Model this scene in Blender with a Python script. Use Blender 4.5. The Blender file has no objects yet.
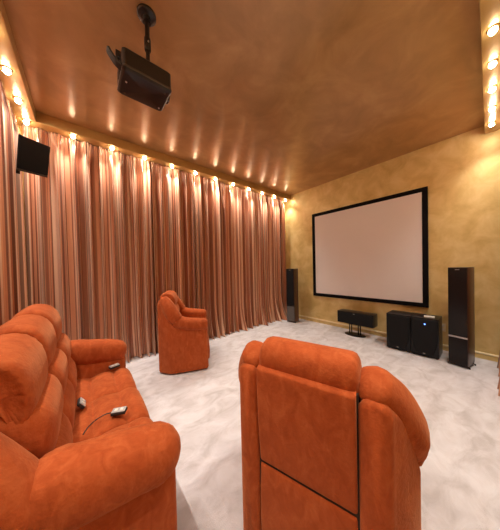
import bpy, bmesh, math, random
from mathutils import Vector, Matrix
random.seed(7)
PI = math.pi
scn = bpy.context.scene
COL = scn.collection
H = 1.45            # camera height
XA = 4.56           # wall behind the screen
YB = 3.79           # wall behind the long drapes
XL = -0.66          # wall behind the sofa
YR = -0.24          # wall on the right of the camera
ZC, ZS = 3.432, 3.30   # ceiling, soffit underside

# ------------------------------------------------------------------ materials
def mat(name):
    m = bpy.data.materials.new(name); m.use_nodes = True
    nt = m.node_tree
    return m, nt, nt.nodes['Principled BSDF']

def lnk(nt, a, b): nt.links.new(a, b)

def ramp(nt, stops, interp='LINEAR'):
    r = nt.nodes.new('ShaderNodeValToRGB'); cr = r.color_ramp; cr.interpolation = interp
    while len(cr.elements) < len(stops): cr.elements.new(0.5)
    for e, (p, c) in zip(cr.elements, stops):
        e.position = p; e.color = (c[0], c[1], c[2], 1)
    return r

def mottled(name, stops, scale, rough=0.6, metal=0.0, bump=0.0, bscale=60, detail=6, sheen=0.0, sheen_tint=(1, 1, 1), distortion=0.6, stretch=(1, 1, 1), spec=0.5, rvar=0.0):
    m, nt, b = mat(name)
    tc = nt.nodes.new('ShaderNodeTexCoord'); mp = nt.nodes.new('ShaderNodeMapping')
    mp.inputs['Scale'].default_value = stretch
    lnk(nt, tc.outputs['Object'], mp.inputs['Vector'])
    n = nt.nodes.new('ShaderNodeTexNoise')
    n.inputs['Scale'].default_value = scale; n.inputs['Detail'].default_value = detail
    n.inputs['Distortion'].default_value = distortion; n.inputs['Roughness'].default_value = 0.6
    lnk(nt, mp.outputs[0], n.inputs['Vector'])
    r = ramp(nt, stops); lnk(nt, n.outputs[0], r.inputs[0]); lnk(nt, r.outputs[0], b.inputs['Base Color'])
    b.inputs['Roughness'].default_value = rough; b.inputs['Metallic'].default_value = metal
    b.inputs['Specular IOR Level'].default_value = spec
    if rvar:
        mr = nt.nodes.new('ShaderNodeMapRange')
        mr.inputs['To Min'].default_value = rough - rvar; mr.inputs['To Max'].default_value = rough + rvar
        lnk(nt, n.outputs[0], mr.inputs['Value']); lnk(nt, mr.outputs[0], b.inputs['Roughness'])
    if sheen:
        b.inputs['Sheen Weight'].default_value = sheen
        b.inputs['Sheen Tint'].default_value = (*sheen_tint, 1)
        b.inputs['Sheen Roughness'].default_value = 0.45
    if bump:
        n2 = nt.nodes.new('ShaderNodeTexNoise'); n2.inputs['Scale'].default_value = bscale
        n2.inputs['Detail'].default_value = 4
        lnk(nt, tc.outputs['Object'], n2.inputs['Vector'])
        bp = nt.nodes.new('ShaderNodeBump'); bp.inputs['Strength'].default_value = bump
        bp.inputs['Distance'].default_value = 0.01
        lnk(nt, n2.outputs[0], bp.inputs['Height']); lnk(nt, bp.outputs[0], b.inputs['Normal'])
    return m

def plain(name, col, rough=0.5, metal=0.0, spec=0.5, coat=0.0):
    m, nt, b = mat(name)
    tc = nt.nodes.new('ShaderNodeTexCoord'); n = nt.nodes.new('ShaderNodeTexNoise')
    n.inputs['Scale'].default_value = 25; lnk(nt, tc.outputs['Object'], n.inputs['Vector'])
    r = ramp(nt, [(0.3, [c * 0.9 for c in col]), (0.7, [min(1, c * 1.08) for c in col])])
    lnk(nt, n.outputs[0], r.inputs[0]); lnk(nt, r.outputs[0], b.inputs['Base Color'])
    b.inputs['Roughness'].default_value = rough; b.inputs['Metallic'].default_value = metal
    b.inputs['Specular IOR Level'].default_value = spec; b.inputs['Coat Weight'].default_value = coat
    b.inputs['Coat Roughness'].default_value = 0.08
    return m

def emit(name, col, strength):
    m, nt, b = mat(name)
    b.inputs['Base Color'].default_value = (*col, 1)
    b.inputs['Emission Color'].default_value = (*col, 1); b.inputs['Emission Strength'].default_value = strength
    return m

M = {}
M['ceiling'] = mottled('bronze_plaster', [(0.3, (0.33, 0.185, 0.072)), (0.5, (0.42, 0.24, 0.098)), (0.68, (0.51, 0.31, 0.14))], 2.4, rough=0.30, metal=0.25, detail=8, bump=0.04, bscale=9, rvar=0.04, spec=0.9)
M['ceiling'].node_tree.nodes['Principled BSDF'].inputs['Anisotropic'].default_value = 0.75
_tg = M['ceiling'].node_tree.nodes.new('ShaderNodeTangent'); _tg.direction_type = 'UV_MAP'; _tg.uv_map = 'UVMap'
M['ceiling'].node_tree.links.new(_tg.outputs[0], M['ceiling'].node_tree.nodes['Principled BSDF'].inputs['Tangent'])
M['wall'] = mottled('gold_plaster', [(0.3, (0.58, 0.40, 0.14)), (0.5, (0.70, 0.515, 0.21)), (0.70, (0.80, 0.63, 0.30))], 3.6, rough=0.42, metal=0.2, detail=10, bump=0.12, bscale=14, distortion=0.5, rvar=0.08)
M['soffit'] = mottled('bronze_soffit', [(0.3, (0.42, 0.25, 0.08)), (0.7, (0.54, 0.34, 0.125))], 2.2, rough=0.3, metal=0.45, detail=7, bump=0.08, bscale=12)
M['carpet'] = mottled('pale_carpet', [(0.34, (0.52, 0.49, 0.51)), (0.5, (0.64, 0.615, 0.65)), (0.64, (0.72, 0.705, 0.75))], 4.2, rough=0.95, detail=7, bump=0.5, bscale=220, sheen=0.25, distortion=0.7, stretch=(1, 1.6, 1), spec=0.1)
M['cream_trim'] = plain('cream_moulding', (0.85, 0.72, 0.46), 0.4)
M['suede'] = mottled('orange_suede', [(0.3, (0.32, 0.056, 0.013)), (0.5, (0.39, 0.077, 0.019)), (0.7, (0.46, 0.108, 0.031))], 20, rough=0.85, detail=9, bump=0.25, bscale=90, sheen=0.3, stretch=(1, 1, 0.55), sheen_tint=(1.0, 0.5, 0.25), spec=0.15, distortion=0.9)
M['seam'] = plain('dark_seam_thread', (0.16, 0.022, 0.005), 0.9, spec=0.1)
M['black_box'] = plain('black_lacquer', (0.009, 0.008, 0.009), 0.3, spec=0.3)
M['grille'] = mottled('black_grille_cloth', [(0.4, (0.008, 0.008, 0.009)), (0.6, (0.016, 0.016, 0.018))], 260, rough=0.75, spec=0.15)
M['walnut'] = mottled('dark_walnut_veneer', [(0.3, (0.035, 0.012, 0.006)), (0.6, (0.085, 0.030, 0.014)), (0.8, (0.12, 0.045, 0.022))], 9, rough=0.3, stretch=(6, 6, 0.6), detail=8)
M['grey_grille'] = plain('grey_lower_baffle', (0.10, 0.095, 0.095), 0.5)
M['brown_gloss'] = plain('brown_gloss_baffle', (0.010, 0.007, 0.007), 0.3, spec=0.25)
M['silver'] = plain('silver_metal', (0.55, 0.52, 0.50), 0.3, metal=0.9)
M['screen'] = mottled('matt_screen_fabric', [(0.3, (0.77, 0.71, 0.71)), (0.7, (0.80, 0.74, 0.74))], 0.8, rough=0.85, spec=0.15)
M['frame'] = plain('black_velvet_frame', (0.007, 0.006, 0.007), 0.9, spec=0.1)
M['projector'] = plain('black_projector_plastic', (0.010, 0.006, 0.005), 0.35, coat=0.1)
M['projector_edge'] = plain('projector_satin_edge', (0.045, 0.028, 0.022), 0.35)
M['lens'] = plain('lens_glass', (0.01, 0.012, 0.02), 0.05, coat=1.0)
M['grey_plastic'] = plain('grey_control_plastic', (0.42, 0.41, 0.41), 0.4)
M['dark_plastic'] = plain('dark_control_plastic', (0.02, 0.018, 0.018), 0.65)
M['white'] = plain('white_plastic', (0.75, 0.72, 0.68), 0.4)
M['cable'] = plain('black_cable', (0.012, 0.010, 0.010), 0.5)
M['brass'] = plain('brass_ring', (0.75, 0.55, 0.28), 0.25, metal=1.0)
M['bulb'] = emit('warm_bulb', (1.0, 0.87, 0.67), 75)
M['led'] = emit('blue_led', (0.10, 0.25, 1.0), 6)
M['back_cloth'] = plain('black_underlining', (0.03, 0.015, 0.01), 0.9)

def stripe_mat():
    m, nt, b = mat('striped_satin')
    uv = nt.nodes.new('ShaderNodeUVMap'); uv.uv_map = 'UVMap'
    sx = nt.nodes.new('ShaderNodeSeparateXYZ'); lnk(nt, uv.outputs[0], sx.inputs[0])
    n = nt.nodes.new('ShaderNodeTexNoise'); n.noise_dimensions = '1D'
    n.inputs['Scale'].default_value = 4.8; n.inputs['Detail'].default_value = 1.0; n.inputs['Roughness'].default_value = 0.55
    lnk(nt, sx.outputs[0], n.inputs['W'])
    dk, br, ru, tc_, cr, ma = (0.085, 0.018, 0.010), (0.27, 0.080, 0.040), (0.52, 0.190, 0.098), (0.68, 0.315, 0.180), (0.88, 0.63, 0.46), (0.44, 0.165, 0.105)
    r = ramp(nt, [(0.0, br), (0.28, cr), (0.33, dk), (0.37, ru), (0.42, tc_), (0.455, cr), (0.485, br), (0.53, tc_), (0.565, dk), (0.60, cr), (0.645, ru), (0.69, dk), (0.73, tc_)], 'CONSTANT')
    # soften the steps with a second blended ramp
    r2 = ramp(nt, [(0.0, dk), (0.35, ru), (0.5, tc_), (0.58, cr), (0.66, ru), (0.8, br)])
    lnk(nt, n.outputs[0], r.inputs[0]); lnk(nt, n.outputs[0], r2.inputs[0])
    mx = nt.nodes.new('ShaderNodeMix'); mx.data_type = 'RGBA'; mx.inputs['Factor'].default_value = 0.25
    lnk(nt, r.outputs[0], mx.inputs['A']); lnk(nt, r2.outputs[0], mx.inputs['B'])
    lnk(nt, mx.outputs['Result'], b.inputs['Base Color'])
    b.inputs['Roughness'].default_value = 0.36; b.inputs['Specular IOR Level'].default_value = 0.5
    b.inputs['Sheen Weight'].default_value = 0.2; b.inputs['Sheen Tint'].default_value = (1, 0.8, 0.65, 1)
    return m
M['stripe'] = stripe_mat()

# ------------------------------------------------------------------ helpers
def obj(name, bm, m, parent=None, smooth=True, sub=0, autosmooth=None):
    me = bpy.data.meshes.new(name)
    bmesh.ops.recalc_face_normals(bm, faces=bm.faces[:])
    bm.to_mesh(me); bm.free()
    ms = m if isinstance(m, (list, tuple)) else [m]
    for k in ms: me.materials.append(k)
    if smooth:
        for p in me.polygons: p.use_smooth = True
    o = bpy.data.objects.new(name, me); COL.objects.link(o)
    if autosmooth is not None:
        try: me.set_sharp_from_angle(angle=math.radians(autosmooth))
        except Exception: pass
    if sub:
        s = o.modifiers.new('Subdivision', 'SUBSURF'); s.levels = sub; s.render_levels = sub
    if parent: o.parent = parent
    return o

def thing(name, label, cat, loc=(0, 0, 0), rotz=0.0, group=None):
    o = bpy.data.objects.new(name, None); COL.objects.link(o)
    o.empty_display_size = 0.1
    o.location = loc; o.rotation_euler = (0, 0, rotz)
    o['label'] = label; o['category'] = cat
    if group: o['group'] = group
    return o

def tag(o, label, cat, group=None):
    o['label'] = label; o['category'] = cat
    if group: o['group'] = group
    return o

def box(bm, x0, x1, y0, y1, z0, z1, bev=0.0, seg=2, mi=0):
    vs = [bm.verts.new((x, y, z)) for x in (x0, x1) for y in (y0, y1) for z in (z0, z1)]
    f = [(0, 1, 3, 2), (4, 6, 7, 5), (0, 4, 5, 1), (2, 3, 7, 6), (0, 2, 6, 4), (1, 5, 7, 3)]
    fs = [bm.faces.new([vs[i] for i in q]) for q in f]
    for q in fs: q.material_index = mi
    if bev:
        es = list({e for q in fs for e in q.edges})
        bmesh.ops.bevel(bm, geom=es, offset=bev, segments=seg, profile=0.6, affect='EDGES')
    return vs

def boxobj(name, dims, m, parent=None, bev=0.004, seg=2):
    bm = bmesh.new(); box(bm, *dims, bev=bev, seg=seg)
    return obj(name, bm, m, parent, smooth=bev > 0, autosmooth=35 if bev > 0 else None)

def struct(name, dims, m):
    bm = bmesh.new(); box(bm, *dims)
    o = obj(name, bm, m, smooth=False); o['kind'] = 'structure'
    return o

def loft(bm, rings, cap=True, mi=0):
    rv = [[bm.verts.new(p) for p in r] for r in rings]
    n = len(rv[0])
    for a, b in zip(rv, rv[1:]):
        for i in range(n):
            f = bm.faces.new((a[i], a[(i + 1) % n], b[(i + 1) % n], b[i])); f.material_index = mi
    if cap:
        for r in (rv[0], rv[-1]):
            c = bm.verts.new(sum((v.co for v in r), Vector()) / n)
            for i in range(n): bm.faces.new((r[i], r[(i + 1) % n], c)).material_index = mi
    return rv

def spow(v, e): return math.copysign(abs(v) ** e, v)

def catmull(pts, n):
    """n samples per span through the points (each a tuple of any length)"""
    out = []
    P = [pts[0]] + list(pts) + [pts[-1]]
    for i in range(1, len(P) - 2):
        for k in range(n):
            t = k / n
            out.append(tuple(0.5 * ((2 * b) + (-a + c) * t + (2 * a - 5 * b + 4 * c - d) * t * t + (-a + 3 * b - 3 * c + d) * t ** 3)
                             for a, b, c, d in zip(P[i - 1], P[i], P[i + 1], P[i + 2])))
    out.append(tuple(pts[-1]))
    return out

def roll(bm, path, n=28, per=6, e=0.85, cap=0.6, side=Vector((0, 1, 0)), wrinkle=0.0):
    """padded roll along path [(x,y,z,r_side,r_normal)] with domed ends"""
    S = catmull(path, per)
    P = [Vector(s[:3]) for s in S]
    T = []
    for i in range(len(P)):
        a, b = P[max(0, i - 1)], P[min(len(P) - 1, i + 1)]
        T.append((b - a).normalized())
    st = []
    D = 6
    for k in range(D, 0, -1):   # start dome
        a = k / D * PI / 2 * 0.97
        st.append((P[0] - T[0] * math.sin(a) * S[0][4] * cap, T[0], S[0][3] * math.cos(a) ** 0.8, S[0][4] * math.cos(a) ** 0.8))
    for p, t, s in zip(P, T, S): st.append((p, t, s[3], s[4]))
    for k in range(1, D + 1):
        a = k / D * PI / 2 * 0.97
        st.append((P[-1] + T[-1] * math.sin(a) * S[-1][4] * cap, T[-1], S[-1][3] * math.cos(a) ** 0.8, S[-1][4] * math.cos(a) ** 0.8))
    rings = []
    for j, (p, t, rs, rn) in enumerate(st):
        sd = (side - t * side.dot(t)).normalized(); nm = t.cross(sd)
        ring = []
        edge = min(j, len(st) - 1 - j)
        for i in range(n):
            a = 2 * PI * i / n
            w = 1 + (wrinkle * math.sin(a * 9 + j) * math.exp(-((edge - D) / 3.0) ** 2))
            ring.append(p + sd * (spow(math.cos(a), e) * rs * w) + nm * (spow(math.sin(a), e) * rn * w))
        rings.append(ring)
    loft(bm, rings)

def pillow(bm, prof, y0, y1, n=22, power=5.0, pinch=0.0, per=5, wr=0.0, cen=None, flat=0.0):
    """closed XZ profile swept along Y; swells in the middle, drawn in at both ends"""
    pr = list(prof)
    N = len(pr); sm = []
    for i in range(N):
        a, b, c, d = pr[i - 1], pr[i], pr[(i + 1) % N], pr[(i + 2) % N]
        for k in range(per):
            t = k / per
            sm.append(tuple(0.5 * ((2 * q) + (-p + r) * t + (2 * p - 5 * q + 4 * r - s) * t * t + (-p + 3 * q - 3 * r + s) * t ** 3) for p, q, r, s in zip(a, b, c, d)))
    cx = sum(p[0] for p in sm) / len(sm); cz = sum(p[1] for p in sm) / len(sm)
    if cen: cx, cz = cen
    rings = []
    for j in range(n + 1):
        t = -math.cos(PI * j / n)          # -1..1, dense at the ends
        s = max(0.03, (1 - abs(t) ** power)) ** (1 / 2.4)
        s = pinch + (1 - pinch) * s if abs(t) < 0.9999 else 0.05
        y = (y0 + y1) / 2 + t * (y1 - y0) / 2
        ring = []
        for i, (x, z) in enumerate(sm):
            w = 1 + wr * math.sin(i * 1.9) * math.exp(-((1 - abs(t)) / 0.10) ** 2)
            ring.append(Vector((cx + (x - cx) * s * w, y, cz + (z - cz) * s * w)))
        rings.append(ring)
    if flat:      # gathered end panels: a firm rim and a drawn-in centre
        body = []
        for j in range(n + 1):
            t = -1 + 2 * j / n; u = abs(t)
            k = flat + (1 - flat) * (1 - u ** 3.2) ** 0.5
            ring = []
            for i, (x, z) in enumerate(sm):
                w = k * (1 + wr * math.sin(i * 2.3 + j * 0.2) * u ** 10 - (0.02 if u > 0.999 else 0))
                ring.append(Vector((cx + (x - cx) * w, (y0 + y1) / 2 + t * (y1 - y0) / 2, cz + (z - cz) * w)))
            body.append(ring)
        def end(r, yy, sgn):
            out = []
            for q, dy in ((0.90, 0.000), (0.72, 0.006), (0.4, 0.010), (0.1, 0.010)):
                out.append([Vector((cx + (v.x - cx) * q * (1 + (0.05 * math.sin(i * 2.3) if q > 0.5 else 0)), yy - sgn * dy, cz + (v.z - cz) * q)) for i, v in enumerate(r)])
            return out
        rings = end(body[0], y0, -1)[::-1] + body + end(body[-1], y1, 1)
    loft(bm, rings)

def tube(bm, pts, r, n=10, per=5, smooth_path=True):
    S = catmull(pts, per) if smooth_path else pts
    P = [Vector(p) for p in S]; rings = []
    ref = Vector((0.31, 0.53, 0.79))
    for i, p in enumerate(P):
        t = (P[min(i + 1, len(P) - 1)] - P[max(0, i - 1)]).normalized()
        a = t.cross(ref).normalized(); b = t.cross(a)
        rings.append([p + (a * math.cos(2 * PI * k / n) + b * math.sin(2 * PI * k / n)) * r for k in range(n)])
    loft(bm, rings)

def lathe(bm, prof, n=24, c=(0, 0, 0)):
    rings = [[Vector((c[0] + r * math.cos(2 * PI * k / n), c[1] + r * math.sin(2 * PI * k / n), c[2] + z)) for k in range(n)] for r, z in prof]
    loft(bm, rings)

def rrect(y0, y1, z0, z1, r, n=5, rt=None):
    """rounded rectangle in YZ; rt = radius at the top corners"""
    rt = r if rt is None else rt
    out = []
    for (cy, cz, a0, rr) in ((y1 - rt, z1 - rt, 0, rt), (y0 + rt, z1 - rt, 90, rt), (y0 + r, z0 + r, 180, r), (y1 - r, z0 + r, 270, r)):
        for k in range(n + 1):
            a = math.radians(a0 + 90 * k / n)
            out.append((cy + rr * math.cos(a), cz + rr * math.sin(a)))
    return out

# ------------------------------------------------------------------ room shell
T = 0.12
struct('floor', (XL - T, XA + T, YR - T, YB + T, -0.1, 0.0), M['carpet'])
struct('ceiling', (XL - T, XA + T, YR - T, YB + T, ZC, ZC + 0.1), M['ceiling'])
_c = bpy.data.objects['ceiling'].data; _u = _c.uv_layers.new(name='UVMap')
for _l in _c.loops: _u.data[_l.index].uv = _c.vertices[_l.vertex_index].co.yx
struct('wall_front', (XA, XA + T, YR - T, YB + T, 0, ZC), M['wall'])
struct('wall_left', (XL - T, XA, YB, YB + T, 0, ZC), M['wall'])
struct('wall_back', (XL - T, XL, YR - T, YB, 0, ZC), M['wall'])
struct('wall_right', (XL, XA, YR - T, YR, 0, ZC), M['wall'])
BT, XT, YT = 3.572, -0.398, 0.042      # inner faces of the lowered light borders
def border(name, dims):
    bm = bmesh.new(); box(bm, *dims, bev=0.006, seg=2)
    o = obj(name, bm, M['soffit'], autosmooth=40); o['kind'] = 'structure'
border('trim_1', (XL, XA, BT, YB, ZS, ZC))
border('trim_2', (XL, XT, YR, BT, ZS, ZC))
border('trim_3', (XT, XA, YR, YT, ZS, ZC))
def skirting(name, along, a0, a1, at, inward):
    """skirting board with a cream moulding bead"""
    prof = [(0, 0), (0.020, 0), (0.020, 0.060), (0.012, 0.064), (0.012, 0.072), (0.024, 0.076), (0.022, 0.088), (0.006, 0.094), (0, 0.094)]
    bm = bmesh.new()
    rings = [[Vector((at + inward * d, a, z)) if along == 'y' else Vector((a, at + inward * d, z)) for d, z in prof] for a in (a0, a1)]
    rv = loft(bm, rings)
    bm.faces.ensure_lookup_table()
    for f in bm.faces:
        if f.calc_center_median().z > 0.066: f.material_index = 1
    o = obj(name, bm, [M['wall'], M['cream_trim']], smooth=False); o['kind'] = 'structure'
skirting('baseboard_front', 'y', YR, YB, XA, -1)
skirting('baseboard_left', 'x', XL, XA - 0.024, YB, -1)
skirting('baseboard_back', 'y', YR, YB, XL, 1)
skirting('baseboard_right', 'x', XL, XA - 0.024, YR, 1)

# ------------------------------------------------------------------ drapes
def drape(name, label, axis, a0, a1, base, inward, seed, group, flare=0.06, sway=0.0, z1=ZS - 0.004, depth=0.082):
    rnd = random.Random(seed)
    a0 += 0.003; a1 -= 0.003
    n = int((a1 - a0) / 0.0055)
    # fold pattern: wavelengths and heights vary from fold to fold
    ph, fold, p = [], [], 0.0
    cur = rnd.uniform(0.11, 0.2); acc = 0.0; amp = rnd.uniform(0.6, 1.1); lst = [(amp, rnd.uniform(0.2, 1), rnd.uniform(-1, 1))]
    idx = 0; offs = []
    for i in range(n + 1):
        offs.append((2 * PI * acc / cur, idx))
        acc += (a1 - a0) / n
        if acc >= cur:
            acc -= cur; cur = rnd.uniform(0.11, 0.22); idx += 1
            lst.append((rnd.uniform(0.5, 1.15), rnd.uniform(0.1, 1), rnd.uniform(-1, 1)))
    lst.append(lst[-1])
    zs = [0.004, 0.02, 0.05, 0.09, 0.14, 0.2, 0.28, 0.38, 0.5, 0.7, 0.95, 1.25, 1.6, 1.95, 2.3, 2.6, 2.85, 3.0, 3.1, 3.17, 3.22, 3.26, z1]
    bm = bmesh.new(); grid = []
    for z in zs:
        top = min(1.0, max(0.0, (z1 - z) / 0.30)); low = max(0.0, 1 - z / 0.65) ** 1.7
        row = []
        for i in range(n + 1):
            t = i / n; th, k = offs[i]
            w = (th % (2 * PI)) / (2 * PI)
            A0, f0, s0 = lst[k]; A1, f1, s1 = lst[k + 1]
            A = A0 * (1 - w) + A1 * w; fl = f0 * (1 - w) + f1 * w; sw = s0 * (1 - w) + s1 * w
            big = math.cos(th) + 0.16 * math.cos(2 * th + 1.3 + k) + 0.06 * math.cos(5 * th + k * 2.1)
            pleat = math.cos(2 * PI * (a0 + t * (a1 - a0)) / 0.034) * 0.010
            d = big * depth * A * (0.25 + 0.75 * top) * (1 + 0.35 * low) + pleat * (1 - top) + flare * low * fl * (0.6 + 0.4 * math.cos(th))
            edge = min(1.0, min(t, 1 - t) / 0.03)
            d = max(d, -0.044 if z < 0.15 else -0.044 - min(0.024, (z - 0.15) * 0.05))
            d = -0.03 * (1 - edge) + d * edge
            lat = edge * -math.sin(th) * 0.020 * A * top + edge * sw * 0.02 * low + sway * (z1 - z) / z1 * math.sin(t * 5 + seed) * edge
            a = min(max(a0 + t * (a1 - a0) + lat, a0), a1)
            q = base + inward * d
            row.append(bm.verts.new((a, q, z) if axis == 'x' else (q, a, z)))
        grid.append(row)
    uvl = bm.loops.layers.uv.new('UVMap')
    mid = grid[11]; arc = [0.0]
    for i in range(n): arc.append(arc[-1] + (mid[i + 1].co - mid[i].co).length)
    su = rnd.uniform(0, 50)
    for j in range(len(zs) - 1):
        for i in range(n):
            f = bm.faces.new((grid[j][i], grid[j][i + 1], grid[j + 1][i + 1], grid[j + 1][i]))
            for l, (ii, jj) in zip(f.loops, ((i, j), (i + 1, j), (i + 1, j + 1), (i, j + 1))):
                l[uvl].uv = (su + arc[ii], zs[jj])
    o = obj(name, bm, M['stripe'])
    s = o.modifiers.new('Solidify', 'SOLIDIFY'); s.thickness = 0.003; s.offset = 0
    return tag(o, label, 'curtain', group)

CG = 'striped floor-length drapes'
base_l = 3.718
pan = [
    (-0.545, 0.22, 'striped satin drape in the left corner, behind the small hanging speaker'),
    (0.22, 0.94, 'striped satin drape on the long wall behind the sofa\'s far armrest'),
    (0.94, 1.72, 'striped satin drape directly behind the far single armchair'),
    (1.72, 2.62, 'striped satin drape on the long wall just right of the far armchair'),
    (2.62, 3.52, 'striped satin drape with flared hem, second from the screen wall'),
    (3.52, 4.44, 'striped satin drape beside the screen wall, next to the far tower speaker'),
]
for i, (a0, a1, lab) in enumerate(pan):
    drape('curtain', lab, 'x', a0, a1, base_l, -1, 11 + i, CG, flare=0.06 + 0.032 * i, sway=0.01)
base_b = -0.585
drape('curtain', 'striped satin drape on the back wall, left of the small hanging speaker', 'y', 2.76, 3.63, base_b, 1, 31, CG, flare=0.02)
drape('curtain', 'striped satin drape on the back wall behind the orange sofa', 'y', 0.75, 2.76, base_b, 1, 32, CG, flare=0.0)
drape('curtain', 'striped drape at the far right edge, beyond the right tower speaker', 'x', 3.25, 4.46, -0.128, 1, 41, CG, flare=0.055, depth=0.030)

# ------------------------------------------------------------------ spotlights in the lowered border
def light(label, x, y, power, group):
    t = thing('ceiling_spotlight', label, 'spotlight', (x, y, ZS), 0, group)
    bm = bmesh.new(); lathe(bm, [(0.022, -0.0005), (0.036, -0.0005), (0.036, -0.006), (0.030, -0.010), (0.022, -0.008)])
    obj('trim_ring', bm, M['brass'], t)
    bm = bmesh.new(); lathe(bm, [(0.018, -0.001), (0.024, -0.012), (0.024, -0.028), (0.016, -0.040), (0.004, -0.044)])
    obj('bulb', bm, M['bulb'], t)
    L = bpy.data.lights.new('spot_beam', 'SPOT'); L.energy = power; L.color = (1.0, 0.91, 0.79)
    L.spot_size = math.radians(104); L.spot_blend = 1.0; L.shadow_soft_size = 0.025
    lo = bpy.data.objects.new('spot_beam', L); COL.objects.link(lo); lo.parent = t; lo.location = (0, 0, -0.055)
    return t
ordn = ['first', 'second', 'third', 'fourth', 'fifth', 'sixth', 'seventh', 'eighth', 'ninth', 'tenth', 'eleventh']
G1, G2, G3 = 'spotlights above the long drapes', 'spotlights above the back wall', 'spotlights along the right border'
PW = 36.0
for k in range(11):
    lab = 'small glowing ceiling spotlight over the long drapes, %s from the left corner' % ordn[k]
    if k == 10: lab = 'small glowing ceiling spotlight over the long drapes, nearest the screen wall'
    light(lab, -0.0587 + 0.444 * k, 3.622, PW, G1)
light('glowing spotlight in the left ceiling corner, right above the hanging speaker', -0.485, 3.618, PW, G2)
light('glowing spotlight in the left border, next one in front of the corner light', -0.485, 3.21, PW, G2)
light('glowing spotlight at the left edge of the photo, above the corner light', -0.485, 2.80, PW, G2)
for y in (2.39, 1.98, 1.57, 1.16, 0.75, 0.34):
    light('spotlight in the left border outside the frame, above the sofa', -0.485, y, PW, G2)
for k in range(5):
    lab = ['largest and topmost of the five glowing spotlights at the right edge', 'second from top of the five glowing spotlights at the right edge',
           'middle one of the five glowing spotlights at the right edge', 'fourth from top of the five glowing spotlights at the right edge',
           'lowest of the five glowing spotlights at the right edge, nearest the screen wall'][k]
    light(lab, 2.56 + 0.425 * k, -0.022, PW, G3)
for x in (2.135, 1.71, 1.285, 0.86, 0.435):
    light('spotlight in the right border outside the frame, towards the camera', x, -0.022, PW, G3)

# ------------------------------------------------------------------ projection screen
t = thing('projection_screen', 'large blank pinkish-white projection screen with black frame on the gold wall', 'screen', (XA, 1.779, 0))
y0, y1, z0, z1 = -1.1097, 1.1097, 0.678, 2.746
fw = 0.075
bm = bmesh.new()
box(bm, -0.045, -0.004, y0, y1, z1 - fw, z1, 0.004); box(bm, -0.045, -0.004, y0, y1, z0, z0 + fw, 0.004)
box(bm, -0.045, -0.004, y0, y0 + fw, z0 + fw, z1 - fw, 0.004); box(bm, -0.045, -0.004, y1 - fw, y1, z0 + fw, z1 - fw, 0.004)
obj('frame', bm, M['frame'], t, autosmooth=35)
boxobj('screen_fabric', (-0.034, -0.012, y0 + fw - 0.004, y1 - fw + 0.004, z0 + fw - 0.004, z1 - fw + 0.004), M['screen'], t, bev=0)

# ------------------------------------------------------------------ tower speakers (front faces -X locally)
def tower(label, loc, rotz, side_mat, low_mat, w, hgt, d, split):
    t = thing('tower_speaker', label, 'speaker', loc, rotz, 'pair of tower speakers')
    boxobj('cabinet', (0.0, d, -w / 2, w / 2, 0.035, hgt), side_mat, t, bev=0.006)
    boxobj('upper_grille', (-0.014, 0.001, -w / 2 + 0.004, w / 2 - 0.004, split + 0.03, hgt - 0.004), M['brown_gloss'] if low_mat is M['brown_gloss'] else M['grille'], t, bev=0.006)
    boxobj('lower_baffle', (-0.012, 0.001, -w / 2 + 0.004, w / 2 - 0.004, 0.042, split), low_mat, t, bev=0.006)
    boxobj('metal_strip', (-0.010, 0.001, -w / 2 + 0.004, w / 2 - 0.004, split + 0.004, split + 0.026), M['silver'] if low_mat is M['brown_gloss'] else M['black_box'], t, bev=0.002)
    boxobj('badge', (-0.017, -0.012, -0.022, 0.022, hgt - 0.035, hgt - 0.026), M['silver'], t, bev=0.001)
    boxobj('plinth', (0.004, d - 0.004, -w / 2 + 0.006, w / 2 - 0.006, 0.016, 0.037), M['black_box'], t, bev=0.003)
    for sx in (0.02, d - 0.02):
        for sy in (-1, 1):
            bm = bmesh.new()
            tube(bm, [(sx, sy * (w / 2 - 0.03), 0.022), (sx, sy * (w / 2 + 0.012), 0.018)], 0.008, smooth_path=False)
            lathe(bm, [(0.003, 0.0), (0.006, 0.006), (0.006, 0.024), (0.003, 0.026)], 12, (sx, sy * (w / 2 + 0.010), 0))
            obj('spike_foot', bm, M['black_box'], t)
    return t
tower('tall dark brown tower speaker right of the screen, with silver strip across its front', (3.962, 0.284, 0), math.radians(-12), M['walnut'], M['brown_gloss'], 0.198, 1.377, 0.25, 0.40)
tower('tall black tower speaker left of the screen, beside the drapes', (4.05, 3.252, 0), math.radians(10), M['walnut'], M['grey_grille'], 0.215, 1.378, 0.235, 0.42)

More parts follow.
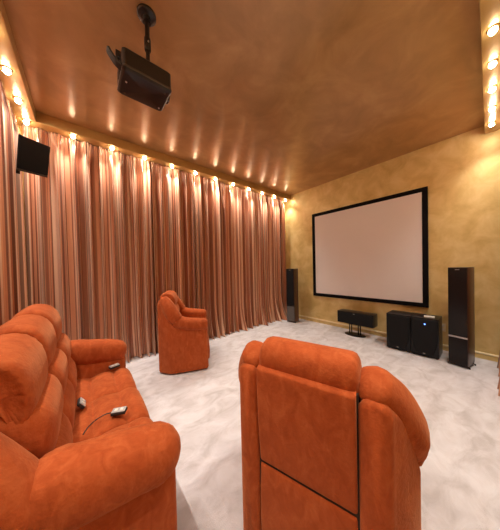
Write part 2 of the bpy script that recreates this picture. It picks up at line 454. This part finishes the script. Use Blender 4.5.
# ------------------------------------------------------------------ subwoofers
def subwoofer(label, yc, led):
    w, hgt, d = 0.330, 0.60, 0.34
    t = thing('subwoofer', label, 'speaker', (4.012, yc, 0), 0, 'pair of subwoofers under the screen')
    boxobj('cabinet', (0, d, -w / 2, w / 2, 0.016, hgt), M['black_box'], t, bev=0.006)
    bm = bmesh.new()      # grille with sides curving in towards the foot
    pts = []
    for k in range(13):
        z = 0.03 + (hgt - 0.045) * k / 12
        c = max(0, (0.30 - z) / 0.30)
        pts.append((w / 2 - 0.010 - 0.075 * c ** 1.6, z))
    ol = pts + [(-y, z) for y, z in reversed(pts)]
    r0 = [Vector((0.001, y, z)) for y, z in ol]; r1 = [Vector((-0.022, y, z)) for y, z in ol]
    r2 = [Vector((-0.030, y * 0.95, 0.315 + (z - 0.315) * 0.97)) for y, z in ol]
    loft(bm, [r0, r1, r2]); obj('grille', bm, M['grille'], t, autosmooth=40)
    boxobj('badge', (-0.033, -0.029, -0.014, 0.014, 0.060, 0.068), M['silver'], t, bev=0.001)
    if led:
        bm = bmesh.new(); bmesh.ops.create_uvsphere(bm, u_segments=12, v_segments=8, radius=0.009, matrix=Matrix.Translation((-0.031, -0.010, 0.515)))
        obj('blue_indicator', bm, M['led'], t)
    for sx in (0.03, d - 0.03):
        for sy in (-w / 2 + 0.03, w / 2 - 0.03):
            bm = bmesh.new(); lathe(bm, [(0.016, 0), (0.018, 0.004), (0.018, 0.017)], 12, (sx, sy, 0)); obj('rubber_foot', bm, M['cable'], t)
    return t
subwoofer('black subwoofer left of its twin under the screen, no indicator light', 0.981, False)
subwoofer('black subwoofer with a glowing blue light, nearer the right tower speaker', 0.646, True)
bm = bmesh.new(); box(bm, -0.035, 0.035, -0.062, 0.062, 0, 0.024, 0.006, 3)
o = obj('remote_control', bm, M['white'], autosmooth=35); o.location = (4.10, 0.60, 0.600); o.rotation_euler = (0, 0, 0.1)
tag(o, 'small white slim handset lying on top of the blue-lit subwoofer', 'remote')

# ------------------------------------------------------------------ centre speaker on its stand
cs = thing('speaker_stand', 'low black stand with oval foot and posts under the screen', 'stand', (4.267, 1.775, 0))
bm = bmesh.new()
lathe(bm, [(0.10, 0.0), (0.125, 0.003), (0.125, 0.012), (0.115, 0.018), (0.03, 0.018)], 40)
for v in bm.verts: v.co.y *= 1.62
obj('oval_foot', bm, M['black_box'], cs, autosmooth=40)
for dy in (-0.105, -0.065, 0.065, 0.105):
    bm = bmesh.new(); lathe(bm, [(0.011, 0.016), (0.011, 0.222)], 14, (0, dy, 0)); obj('post', bm, M['black_box'], cs)
boxobj('top_plate', (-0.06, 0.06, -0.14, 0.14, 0.220, 0.230), M['black_box'], cs, bev=0.003)
cc = thing('center_speaker', 'long low black speaker lying on a stand under the screen', 'speaker', (4.267, 1.752, 0.230))
boxobj('cabinet', (-0.085, 0.15, -0.345, 0.345, 0.0, 0.245), M['black_box'], cc, bev=0.008)
boxobj('grille', (-0.102, -0.083, -0.338, 0.338, 0.006, 0.239), M['grille'], cc, bev=0.008)
boxobj('badge', (-0.105, -0.100, -0.015, 0.015, 0.215, 0.224), M['silver'], cc, bev=0.001)

# wall outlet
t = thing('wall_outlet', 'small double socket on the gold wall, right of the subwoofers', 'socket', (XA, 0.50, 0.375))
boxobj('cover_plate', (-0.010, -0.0005, -0.035, 0.035, -0.065, 0.065), M['cream_trim'], t, bev=0.004)
for z in (-0.03, 0.03):
    bm = bmesh.new(); lathe(bm, [(0.02, 0.0), (0.02, 0.004), (0.016, 0.004), (0.016, 0.001)], 16)
    bmesh.ops.rotate(bm, verts=bm.verts[:], cent=(0, 0, 0), matrix=Matrix.Rotation(-PI / 2, 3, 'Y'))
    bmesh.ops.translate(bm, verts=bm.verts[:], vec=(-0.010, 0, z)); obj('socket', bm, M['white'], t)

# ------------------------------------------------------------------ small hanging speaker in the left corner
w, hgt, d = 0.2825, 0.30, 0.075
C = Vector((0, 0, H)) + (Vector((-0.374, 3.1, 2.6634)) - Vector((0, 0, H))) * (2.7 / 3.1) + Vector((0.010, 0.0, 0.002))
yaw, pit, rl = math.radians(-34.78), math.radians(-17.36), math.radians(11.7)
nv = Vector((math.cos(yaw) * math.cos(pit), math.sin(yaw) * math.cos(pit), math.sin(pit)))
rv = Vector((-math.sin(yaw), math.cos(yaw), 0)); uv_ = nv.cross(rv)
rv, uv_ = rv * math.cos(rl) + uv_ * math.sin(rl), uv_ * math.cos(rl) - rv * math.sin(rl)
t = thing('wall_speaker', 'small flat black speaker hung high in the left corner before the drapes', 'speaker')
t.matrix_world = Matrix(((nv.x, rv.x, uv_.x, C.x), (nv.y, rv.y, uv_.y, C.y), (nv.z, rv.z, uv_.z, C.z), (0, 0, 0, 1)))
bm = bmesh.new(); vs_ = box(bm, -d, -0.012, -w / 2 + 0.002, w / 2 - 0.002, -hgt / 2 + 0.002, hgt / 2 - 0.002)
for v in vs_:
    if v.co.x < -0.05: v.co.y *= 0.45; v.co.z *= 0.55
obj('cabinet', bm, M['black_box'], t, smooth=False)
boxobj('grille', (-0.014, 0.0, -w / 2 + 0.003, w / 2 - 0.003, -hgt / 2 + 0.022, hgt / 2 - 0.003), M['grille'], t, bev=0.006)
boxobj('lower_lip', (-0.014, -0.002, -w / 2 + 0.003, w / 2 - 0.003, -hgt / 2 + 0.002, -hgt / 2 + 0.019), M['projector_edge'], t, bev=0.002)
inv_m = t.matrix_world.inverted()
bm = bmesh.new()
a = inv_m @ Vector((-0.570, YB - 0.002, 2.86)); b = inv_m @ Vector((-0.560, 3.66, 2.84)); c_ = Vector((-d + 0.005, 0, 0))
tube(bm, [tuple(a), tuple(b), tuple(c_)], 0.010, smooth_path=False)
obj('wall_bracket', bm, M['black_box'], t)
bm = bmesh.new(); box(bm, -0.045, -0.030, -w / 2 + 0.03, -w / 2 + 0.055, -hgt / 2 - 0.028, -hgt / 2 + 0.004, 0.003)
obj('bracket_tab', bm, M['black_box'], t, autosmooth=35)

# ------------------------------------------------------------------ projector
px, py = 0.4, 1.685
t = thing('projector', 'black projector hanging from the ceiling on a pole', 'projector', (px, py, 2.80), 0)
bm = bmesh.new(); lathe(bm, [(0.008, 0.632), (0.068, 0.632), (0.068, 0.618), (0.060, 0.610), (0.03, 0.604), (0.028, 0.57)], 28, (0.035, 0.017, 0))
obj('ceiling_plate', bm, M['projector'], t, autosmooth=40)
bm = bmesh.new(); lathe(bm, [(0.017, 0.61), (0.017, 0.36)], 18, (0.035, 0.017, 0)); lathe(bm, [(0.022, 0.45), (0.024, 0.44), (0.024, 0.36), (0.020, 0.35), (0.014, 0.35), (0.014, 0.19)], 18, (0.035, 0.017, 0))
obj('pole', bm, M['projector'], t, autosmooth=40)
bm = bmesh.new(); lathe(bm, [(0.006, 0.0), (0.006, 0.006)], 10)
bmesh.ops.rotate(bm, verts=bm.verts[:], cent=(0, 0, 0), matrix=Matrix.Rotation(PI / 2, 3, 'X'))
bmesh.ops.translate(bm, verts=bm.verts[:], vec=(0.035, -0.008, 0.405)); obj('clamp_screw', bm, M['silver'], t)
bm = bmesh.new(); box(bm, -0.035, 0.105, -0.045, 0.075, 0.176, 0.196, 0.005)
for sx in (-1, 1): box(bm, 0.035 + sx * 0.06 - 0.006, 0.035 + sx * 0.06 + 0.006, -0.03, 0.06, 0.146, 0.18, 0.002)
obj('mounting_bracket', bm, M['projector'], t, autosmooth=40)
bm = bmesh.new()   # body: rounded in plan, chamfered below
L2, W2 = 0.162, 0.132
def plan(l, w_, r, z):
    o_ = []
    for cx, cy, a0 in ((l - r, w_ - r, 0), (-l + r, w_ - r, 90), (-l + r, -w_ + r, 180), (l - r, -w_ + r, 270)):
        for k in range(6):
            a = math.radians(a0 + 18 * k); o_.append(Vector((cx + r * math.cos(a), cy + r * math.sin(a), z)))
    return o_
rv_ = loft(bm, [plan(L2 - 0.014, W2 - 0.014, 0.02, 0.0), plan(L2 - 0.012, W2 - 0.012, 0.02, 0.001), plan(L2, W2, 0.024, 0.014), plan(L2, W2, 0.024, 0.138), plan(L2 - 0.008, W2 - 0.008, 0.022, 0.148)])
obj('body', bm, M['projector'], t, autosmooth=30)
bm = bmesh.new(); loft(bm, [plan(L2 + 0.0012, W2 + 0.0012, 0.024, 0.013), plan(L2 + 0.0025, W2 + 0.0025, 0.024, 0.016), plan(L2 + 0.0025, W2 + 0.0025, 0.024, 0.027), plan(L2 + 0.0012, W2 + 0.0012, 0.024, 0.030)], cap=False)
obj('trim_band', bm, M['projector_edge'], t, autosmooth=30)
bm = bmesh.new()
lathe(bm, [(0.050, 0.0), (0.050, 0.022), (0.044, 0.028), (0.036, 0.024), (0.034, 0.016), (0.005, 0.022)], 28)
bmesh.ops.rotate(bm, verts=bm.verts[:], cent=(0, 0, 0), matrix=Matrix.Rotation(PI / 2, 3, 'Y'))
bmesh.ops.translate(bm, verts=bm.verts[:], vec=(L2 - 0.001, 0.03, 0.08)); obj('lens', bm, M['lens'], t, autosmooth=40)
bm = bmesh.new()
for k in range(9): box(bm, -L2 - 0.004, -L2 + 0.002, -0.09, 0.05, 0.045 + k * 0.010, 0.050 + k * 0.010)
obj('vent_grille', bm, M['projector_edge'], t, smooth=False)
bm = bmesh.new()    # strap-like cable guard curving out from the rear
S = [(-0.150, -0.095, 0.020), (-0.185, -0.092, 0.034), (-0.208, -0.090, 0.058), (-0.230, -0.088, 0.090), (-0.238, -0.087, 0.105)]
sm = catmull(S, 4); rings = []
for i, p in enumerate(sm):
    a_, b_ = Vector(sm[max(0, i - 1)]), Vector(sm[min(len(sm) - 1, i + 1)]); tt = (b_ - a_).normalized(); nn = tt.cross(Vector((0, 1, 0))).normalized()
    p = Vector(p); wy = 0.026 * (1 if i < len(sm) - 2 else 0.75)
    rings.append([p + nn * 0.006 + Vector((0, wy, 0)), p + nn * 0.006 - Vector((0, wy, 0)), p - nn * 0.006 - Vector((0, wy, 0)), p - nn * 0.006 + Vector((0, wy, 0))])
loft(bm, rings); obj('cable_guard', bm, M['dark_plastic'], t, autosmooth=40)
boxobj('cable_plug', (-0.190, -0.158, -0.06, -0.03, 0.115, 0.16), M['projector'], t, bev=0.004)
for (sx, sy) in ((-0.125, -0.02), (0.125, 0.085), (0.12, -0.09), (-0.12, 0.09)):
    bm = bmesh.new(); lathe(bm, [(0.002, -0.004), (0.006, -0.004), (0.007, 0.002)], 14, (sx, sy, 0)); obj('adjuster_foot', bm, M['silver'] if (sx, sy) in ((-0.125, -0.02), (0.125, 0.085)) else M['projector_edge'], t)

# ------------------------------------------------------------------ upholstery
def side_panel(bm, sgn, prof, z_floor=0.02):
    """prof rows: x, y_inner, y_outer, z_top (y positive, mirrored by sgn)"""
    rows = catmull(prof, 4); rings = []
    first, last = rows[0], rows[-1]
    def ring(x, yi, yo, zt, s):
        cy, hw = (yi + yo) / 2, (yo - yi) / 2 * s
        zt = z_floor + (zt - z_floor) * (0.965 + 0.035 * s); r = min(hw * 0.85, 0.035)
        return [Vector((x, sgn * y, z)) for y, z in rrect(cy - hw, cy + hw, z_floor + (1 - s) * 0.02, zt, r * 0.5, 5, min(hw * 0.95, 0.045))]
    for k, s in ((0, 0.45), (1, 0.78), (2, 0.94)): rings.append(ring(first[0] - 0.026 + k * 0.008, *first[1:], s))
    for r in rows: rings.append(ring(*r, 1.0))
    for k, s in ((0, 0.94), (1, 0.78), (2, 0.45)): rings.append(ring(last[0] + 0.010 + k * 0.008, *last[1:], s))
    loft(bm, rings)

def seat_cushion(bm, x0, x1, y0, y1, z, xs, nx=64, ny=56, front_drop=0.20, puff=0.055):
    """tufted seat: stitched channels at xs, rounded edges, front rolling down"""
    top = []
    for i in range(nx + 1):
        row = []
        for j in range(ny + 1):
            u, v = i / nx, j / ny
            x, y = x0 + (x1 - x0) * u, y0 + (y1 - y0) * v
            dx = min([abs(x - q) for q in xs] + [9]); dy = min(y - y0, y1 - y)
            g = puff * (1 - math.exp(-(dx / 0.030) ** 0.85) * 0.85) * (1 - math.exp(-(dy / 0.036) ** 0.85) * 0.97)
            g += 0.006 * math.sin(x * 31 + y * 17) * math.sin(y * 23) * 0.4
            f = max(0, (u - 0.80) / 0.20)
            zz = z - puff + g - front_drop * (1 - math.sqrt(max(0, 1 - f * f))) * 0.45
            row.append(bm.verts.new((x, y, zz)))
        top.append(row)
    for i in range(nx):
        for j in range(ny): bm.faces.new((top[i][j], top[i + 1][j], top[i + 1][j + 1], top[i][j + 1]))
    ring = [top[i][0] for i in range(nx + 1)] + [top[nx][j] for j in range(1, ny + 1)] + [top[i][ny] for i in range(nx - 1, -1, -1)] + [top[0][j] for j in range(ny - 1, 0, -1)]
    lo = [bm.verts.new((v.co.x, v.co.y, z - front_drop)) for v in ring]
    n = len(ring)
    for i in range(n): bm.faces.new((ring[i], lo[i], lo[(i + 1) % n], ring[(i + 1) % n]))
    bm.faces.new(lo)

# ---- the single recliners (front +X, left +Y) ----
def recliner(label, loc, rotz):
    t = thing('recliner_armchair', label, 'armchair', loc, rotz, 'orange suede recliner armchairs')
    S = M['suede']
    for sgn in (1, -1):
        bm = bmesh.new()
        side_panel(bm, sgn, [(-0.318, 0.207, 0.312, 0.985), (-0.27, 0.207, 0.345, 0.93), (-0.22, 0.21, 0.375, 0.81), (-0.16, 0.215, 0.396, 0.715), (-0.06, 0.225, 0.398, 0.655), (0.10, 0.23, 0.392, 0.635), (0.30, 0.235, 0.375, 0.63)])
        obj('side_panel', bm, S, t)
        bm = bmesh.new()
        roll(bm, [(-0.262, sgn * 0.254, 1.006, 0.066, 0.070), (-0.205, sgn * 0.295, 0.928, 0.084, 0.085), (-0.15, sgn * 0.326, 0.825, 0.096, 0.092), (-0.10, sgn * 0.336, 0.750, 0.092, 0.090)], wrinkle=0.02)
        obj('wing_pad', bm, S, t)
        bm = bmesh.new()
        roll(bm, [(-0.085, sgn * 0.332, 0.715, 0.090, 0.090), (0.03, sgn * 0.335, 0.675, 0.094, 0.086), (0.16, sgn * 0.335, 0.660, 0.092, 0.082), (0.275, sgn * 0.328, 0.645, 0.086, 0.080)], wrinkle=0.02, cap=0.75)
        obj('arm_pad', bm, S, t)
    # back: upper and lower panels with a dark joint, then the cushions in front
    bm = bmesh.new()
    def panel(z0, z1, x_low, x_high, belly, rt):
        rows = 14; rings = []
        for k in range(rows + 1):
            f = (0, 0.012, 0.03, 0.08, 0.16, 0.26, 0.38, 0.5, 0.62, 0.74, 0.84, 0.92, 0.965, 0.988, 1)[k]; z = z0 + (z1 - z0) * f
            e = 1
            xb = x_low + (x_high - x_low) * f - belly * math.sin(PI * f) - (0.0 if 0.02 < f < 0.98 else (-0.009 if k in (0, rows) else -0.003))
            xf = xb + 0.09; hw = 0.2015
            if k == rows: xb += 0.010; xf -= 0.02
            ring = []
            for y, q in rrect(-hw, hw, 0, 0.09, 0.012, 4): ring.append(Vector((xb + q if k < rows else xb + 0.02 + q * 0.5, y, z)))
            rings.append(ring)
        loft(bm, rings)
    panel(0.546, 0.995, -0.330, -0.352, 0.006, 0.03)
    obj('upper_back_panel', bm, S, t)
    bm = bmesh.new(); panel(0.03, 0.541, -0.322, -0.328, 0.014, 0.03)
    obj('lower_back_panel', bm, S, t)
    bm = bmesh.new(); box(bm, -0.322, -0.25, -0.2075, 0.2075, 0.05, 0.985, 0.004)
    obj('back_lining', bm, M['back_cloth'], t, autosmooth=35)
    bm = bmesh.new()
    pillow(bm, [(-0.325, 0.985), (-0.325, 1.045), (-0.295, 1.088), (-0.235, 1.102), (-0.165, 1.075), (-0.125, 1.00), (-0.13, 0.90), (-0.17, 0.86), (-0.24, 0.88), (-0.30, 0.93)], -0.214, 0.214, pinch=0.0, power=20, wr=0.03)
    obj('headrest', bm, S, t)
    bm = bmesh.new(); pillow(bm, [(-0.24, 0.92), (-0.15, 0.915), (-0.10, 0.83), (-0.105, 0.73), (-0.15, 0.70), (-0.25, 0.72)], -0.215, 0.215, power=8); obj('back_cushion', bm, S, t)
    bm = bmesh.new(); pillow(bm, [(-0.24, 0.73), (-0.12, 0.72), (-0.065, 0.64), (-0.06, 0.54), (-0.10, 0.47), (-0.24, 0.46)], -0.215, 0.215, power=8); obj('lumbar_cushion', bm, S, t)
    bm = bmesh.new(); seat_cushion(bm, -0.15, 0.335, -0.222, 0.222, 0.52, [0.0, 0.18]); obj('seat_cushion', bm, S, t, autosmooth=60)
    bm = bmesh.new(); pillow(bm, [(0.24, 0.33), (0.33, 0.33), (0.352, 0.28), (0.352, 0.12), (0.33, 0.07), (0.24, 0.07)], -0.225, 0.225, power=14); obj('footrest', bm, S, t)
    boxobj('base', (-0.30, 0.26, -0.225, 0.225, 0.03, 0.34), M['back_cloth'], t, bev=0.01)
    for sx in (-0.26, 0.22):
        for sy in (-0.19, 0.19):
            bm = bmesh.new(); lathe(bm, [(0.022, 0), (0.025, 0.006), (0.025, 0.032)], 14, (sx, sy, 0)); obj('foot', bm, M['cable'], t)
    return t
recliner('large orange suede armchair in the right foreground, seen from behind', (0.985, 0.592, 0), math.radians(17))
recliner('orange suede armchair standing alone near the long drapes, seen from its side', (1.205, 3.035, 0), math.radians(-26))

# ---- the sofa (front +X) ----
so = thing('recliner_sofa', 'orange suede three-seat sofa with puffy headrests, along the back wall', 'sofa', (0, 1.71, 0))
S = M['suede']
for sgn, part in ((-1, 'near'), (1, 'far')):
    bm = bmesh.new()
    side_panel(bm, sgn, [(-0.36, 0.655, 0.77, 0.96), (-0.30, 0.655, 0.79, 0.86), (-0.22, 0.655, 0.80, 0.72), (-0.12, 0.655, 0.805, 0.66), (0.05, 0.655, 0.805, 0.60), (0.18, 0.655, 0.80, 0.58), (0.285, 0.66, 0.79, 0.56)])
    obj('side_panel', bm, S, so)
    bm = bmesh.new()
    roll(bm, [(-0.345, sgn * 0.725, 0.96, 0.085, 0.09), (-0.29, sgn * 0.73, 0.86, 0.100, 0.10), (-0.235, sgn * 0.74, 0.76, 0.110, 0.105), (-0.19, sgn * 0.745, 0.69, 0.108, 0.100)], wrinkle=0.015)
    obj('wing_pad', bm, S, so)
    bm = bmesh.new()
    roll(bm, [(-0.085, sgn * 0.745, 0.688, 0.110, 0.120), (0.0, sgn * 0.748, 0.672, 0.116, 0.114), (0.13, sgn * 0.748, 0.650, 0.116, 0.110), (0.225, sgn * 0.745, 0.625, 0.110, 0.106)], wrinkle=0.03, cap=1.0)
    obj('arm_pad', bm, S, so)
boxobj('base', (-0.34, 0.27, -0.66, 0.66, 0.03, 0.34), M['back_cloth'], so, bev=0.01)
bm = bmesh.new(); box(bm, -0.395, -0.31, -0.66, 0.66, 0.03, 1.04, 0.03, 4); obj('back_panel', bm, S, so, autosmooth=50)
for k in range(3):
    c = (k - 1) * 0.432
    bm = bmesh.new(); seat_cushion(bm, -0.17, 0.333, c - 0.2158, c + 0.2158, 0.512, [0.023, 0.195]); obj('seat_cushion', bm, S, so, autosmooth=60)
    bm = bmesh.new(); pillow(bm, [(0.24, 0.33), (0.318, 0.33), (0.338, 0.28), (0.338, 0.12), (0.318, 0.07), (0.24, 0.07)], c - 0.2155, c + 0.2155, power=16); obj('footrest', bm, S, so)
    bm = bmesh.new(); dz = (-0.035, -0.018, -0.006)[k]
    pillow(bm, [(x, z + dz) for x, z in [(-0.39, 1.11), (-0.362, 1.17), (-0.30, 1.207), (-0.225, 1.19), (-0.172, 1.13), (-0.147, 1.03), (-0.152, 0.94), (-0.175, 0.88), (-0.205, 0.905), (-0.235, 0.98), (-0.28, 1.045), (-0.34, 1.085)]], c - 0.203, c + 0.208, power=11, wr=0.05, cen=(-0.24, 1.06 + dz), flat=0.78)
    obj('headrest', bm, S, so)
    bm = bmesh.new(); pillow(bm, [(-0.31, 1.00), (-0.22, 0.97), (-0.135, 0.93), (-0.098, 0.85), (-0.10, 0.75), (-0.14, 0.70), (-0.31, 0.70)], c - 0.212, c + 0.212, power=6, wr=0.03); obj('back_cushion', bm, S, so)
    bm = bmesh.new(); pillow(bm, [(-0.31, 0.74), (-0.14, 0.745), (-0.085, 0.69), (-0.065, 0.60), (-0.075, 0.50), (-0.12, 0.46), (-0.31, 0.46)], c - 0.212, c + 0.212, power=6, wr=0.03); obj('lumbar_cushion', bm, S, so)
for sx in (-0.30, 0.22):
    for sy in (-0.62, 0.62):
        bm = bmesh.new(); lathe(bm, [(0.022, 0), (0.025, 0.006), (0.025, 0.032)], 14, (sx, sy, 0)); obj('foot', bm, M['cable'], so)

# ------------------------------------------------------------------ wired hand controls on the sofa
def control(label, loc, rotz, cord, tilt=0.0):
    t = thing('hand_control', label, 'remote control', loc, rotz, 'wired hand controls on the sofa')
    t.rotation_euler = (tilt, 0, rotz)
    boxobj('body', (-0.042, 0.042, -0.026, 0.026, 0.0, 0.020), M['dark_plastic'], t, bev=0.006, seg=3)
    boxobj('face_plate', (-0.039, 0.039, -0.023, 0.023, 0.0185, 0.024), M['grey_plastic'], t, bev=0.003)
    for k in (-1, 1):
        boxobj('button', (k * 0.016 - 0.009, k * 0.016 + 0.009, -0.012, 0.012, 0.0235, 0.027), M['white'], t, bev=0.002)
    if cord:
        bm = bmesh.new(); tube(bm, cord, 0.0035, 8); obj('cord', bm, M['cable'], t)
    return t
control('grey wired hand control with black cord lying on the middle sofa seat', (0.155, 1.552, 0.514), math.radians(-25),
        [(-0.04, 0.0, 0.010), (-0.075, 0.0, 0.008), (-0.115, -0.035, 0.006), (-0.135, -0.09, 0.004), (-0.14, -0.13, -0.004)])
control('grey hand control lying on the far sofa seat beside the far armrest', (0.205, 2.315, 0.510), math.radians(15), None)
control('grey hand control stuck between the sofa seat and back cushions', (-0.044, 1.79, 0.536), math.radians(88), None, tilt=math.radians(55))

# ------------------------------------------------------------------ camera
f, yaw, pit, rol, cx, cy = 199.7431, 0.8782, -0.0156, -0.0231, 249.0608, 269.9941
F = Vector((math.cos(yaw) * math.cos(pit), math.sin(yaw) * math.cos(pit), math.sin(pit)))
R = Vector((math.sin(yaw), -math.cos(yaw), 0)); U = R.cross(F)
R2 = R * math.cos(rol) + U * math.sin(rol); U2 = U * math.cos(rol) - R * math.sin(rol)
cam = bpy.data.cameras.new('camera'); co = bpy.data.objects.new('camera', cam); COL.objects.link(co)
co.matrix_world = Matrix(((R2.x, U2.x, -F.x, 0), (R2.y, U2.y, -F.y, 0), (R2.z, U2.z, -F.z, H), (0, 0, 0, 1)))
cam.sensor_fit = 'HORIZONTAL'; cam.sensor_width = 36; cam.lens = f * 36 / 500
cam.shift_x = (250 - cx) / 500; cam.shift_y = (cy - 265) / 500
cam.clip_start = 0.01
scn.camera = co

w = bpy.data.worlds.new('world'); scn.world = w; w.use_nodes = True
w.node_tree.nodes['Background'].inputs[0].default_value = (0.02, 0.015, 0.01, 1)
vs = scn.view_settings
vs.view_transform = 'Standard'; vs.look = 'None'; vs.gamma = 1.0; vs.use_curve_mapping = False
vs.exposure = 0.3
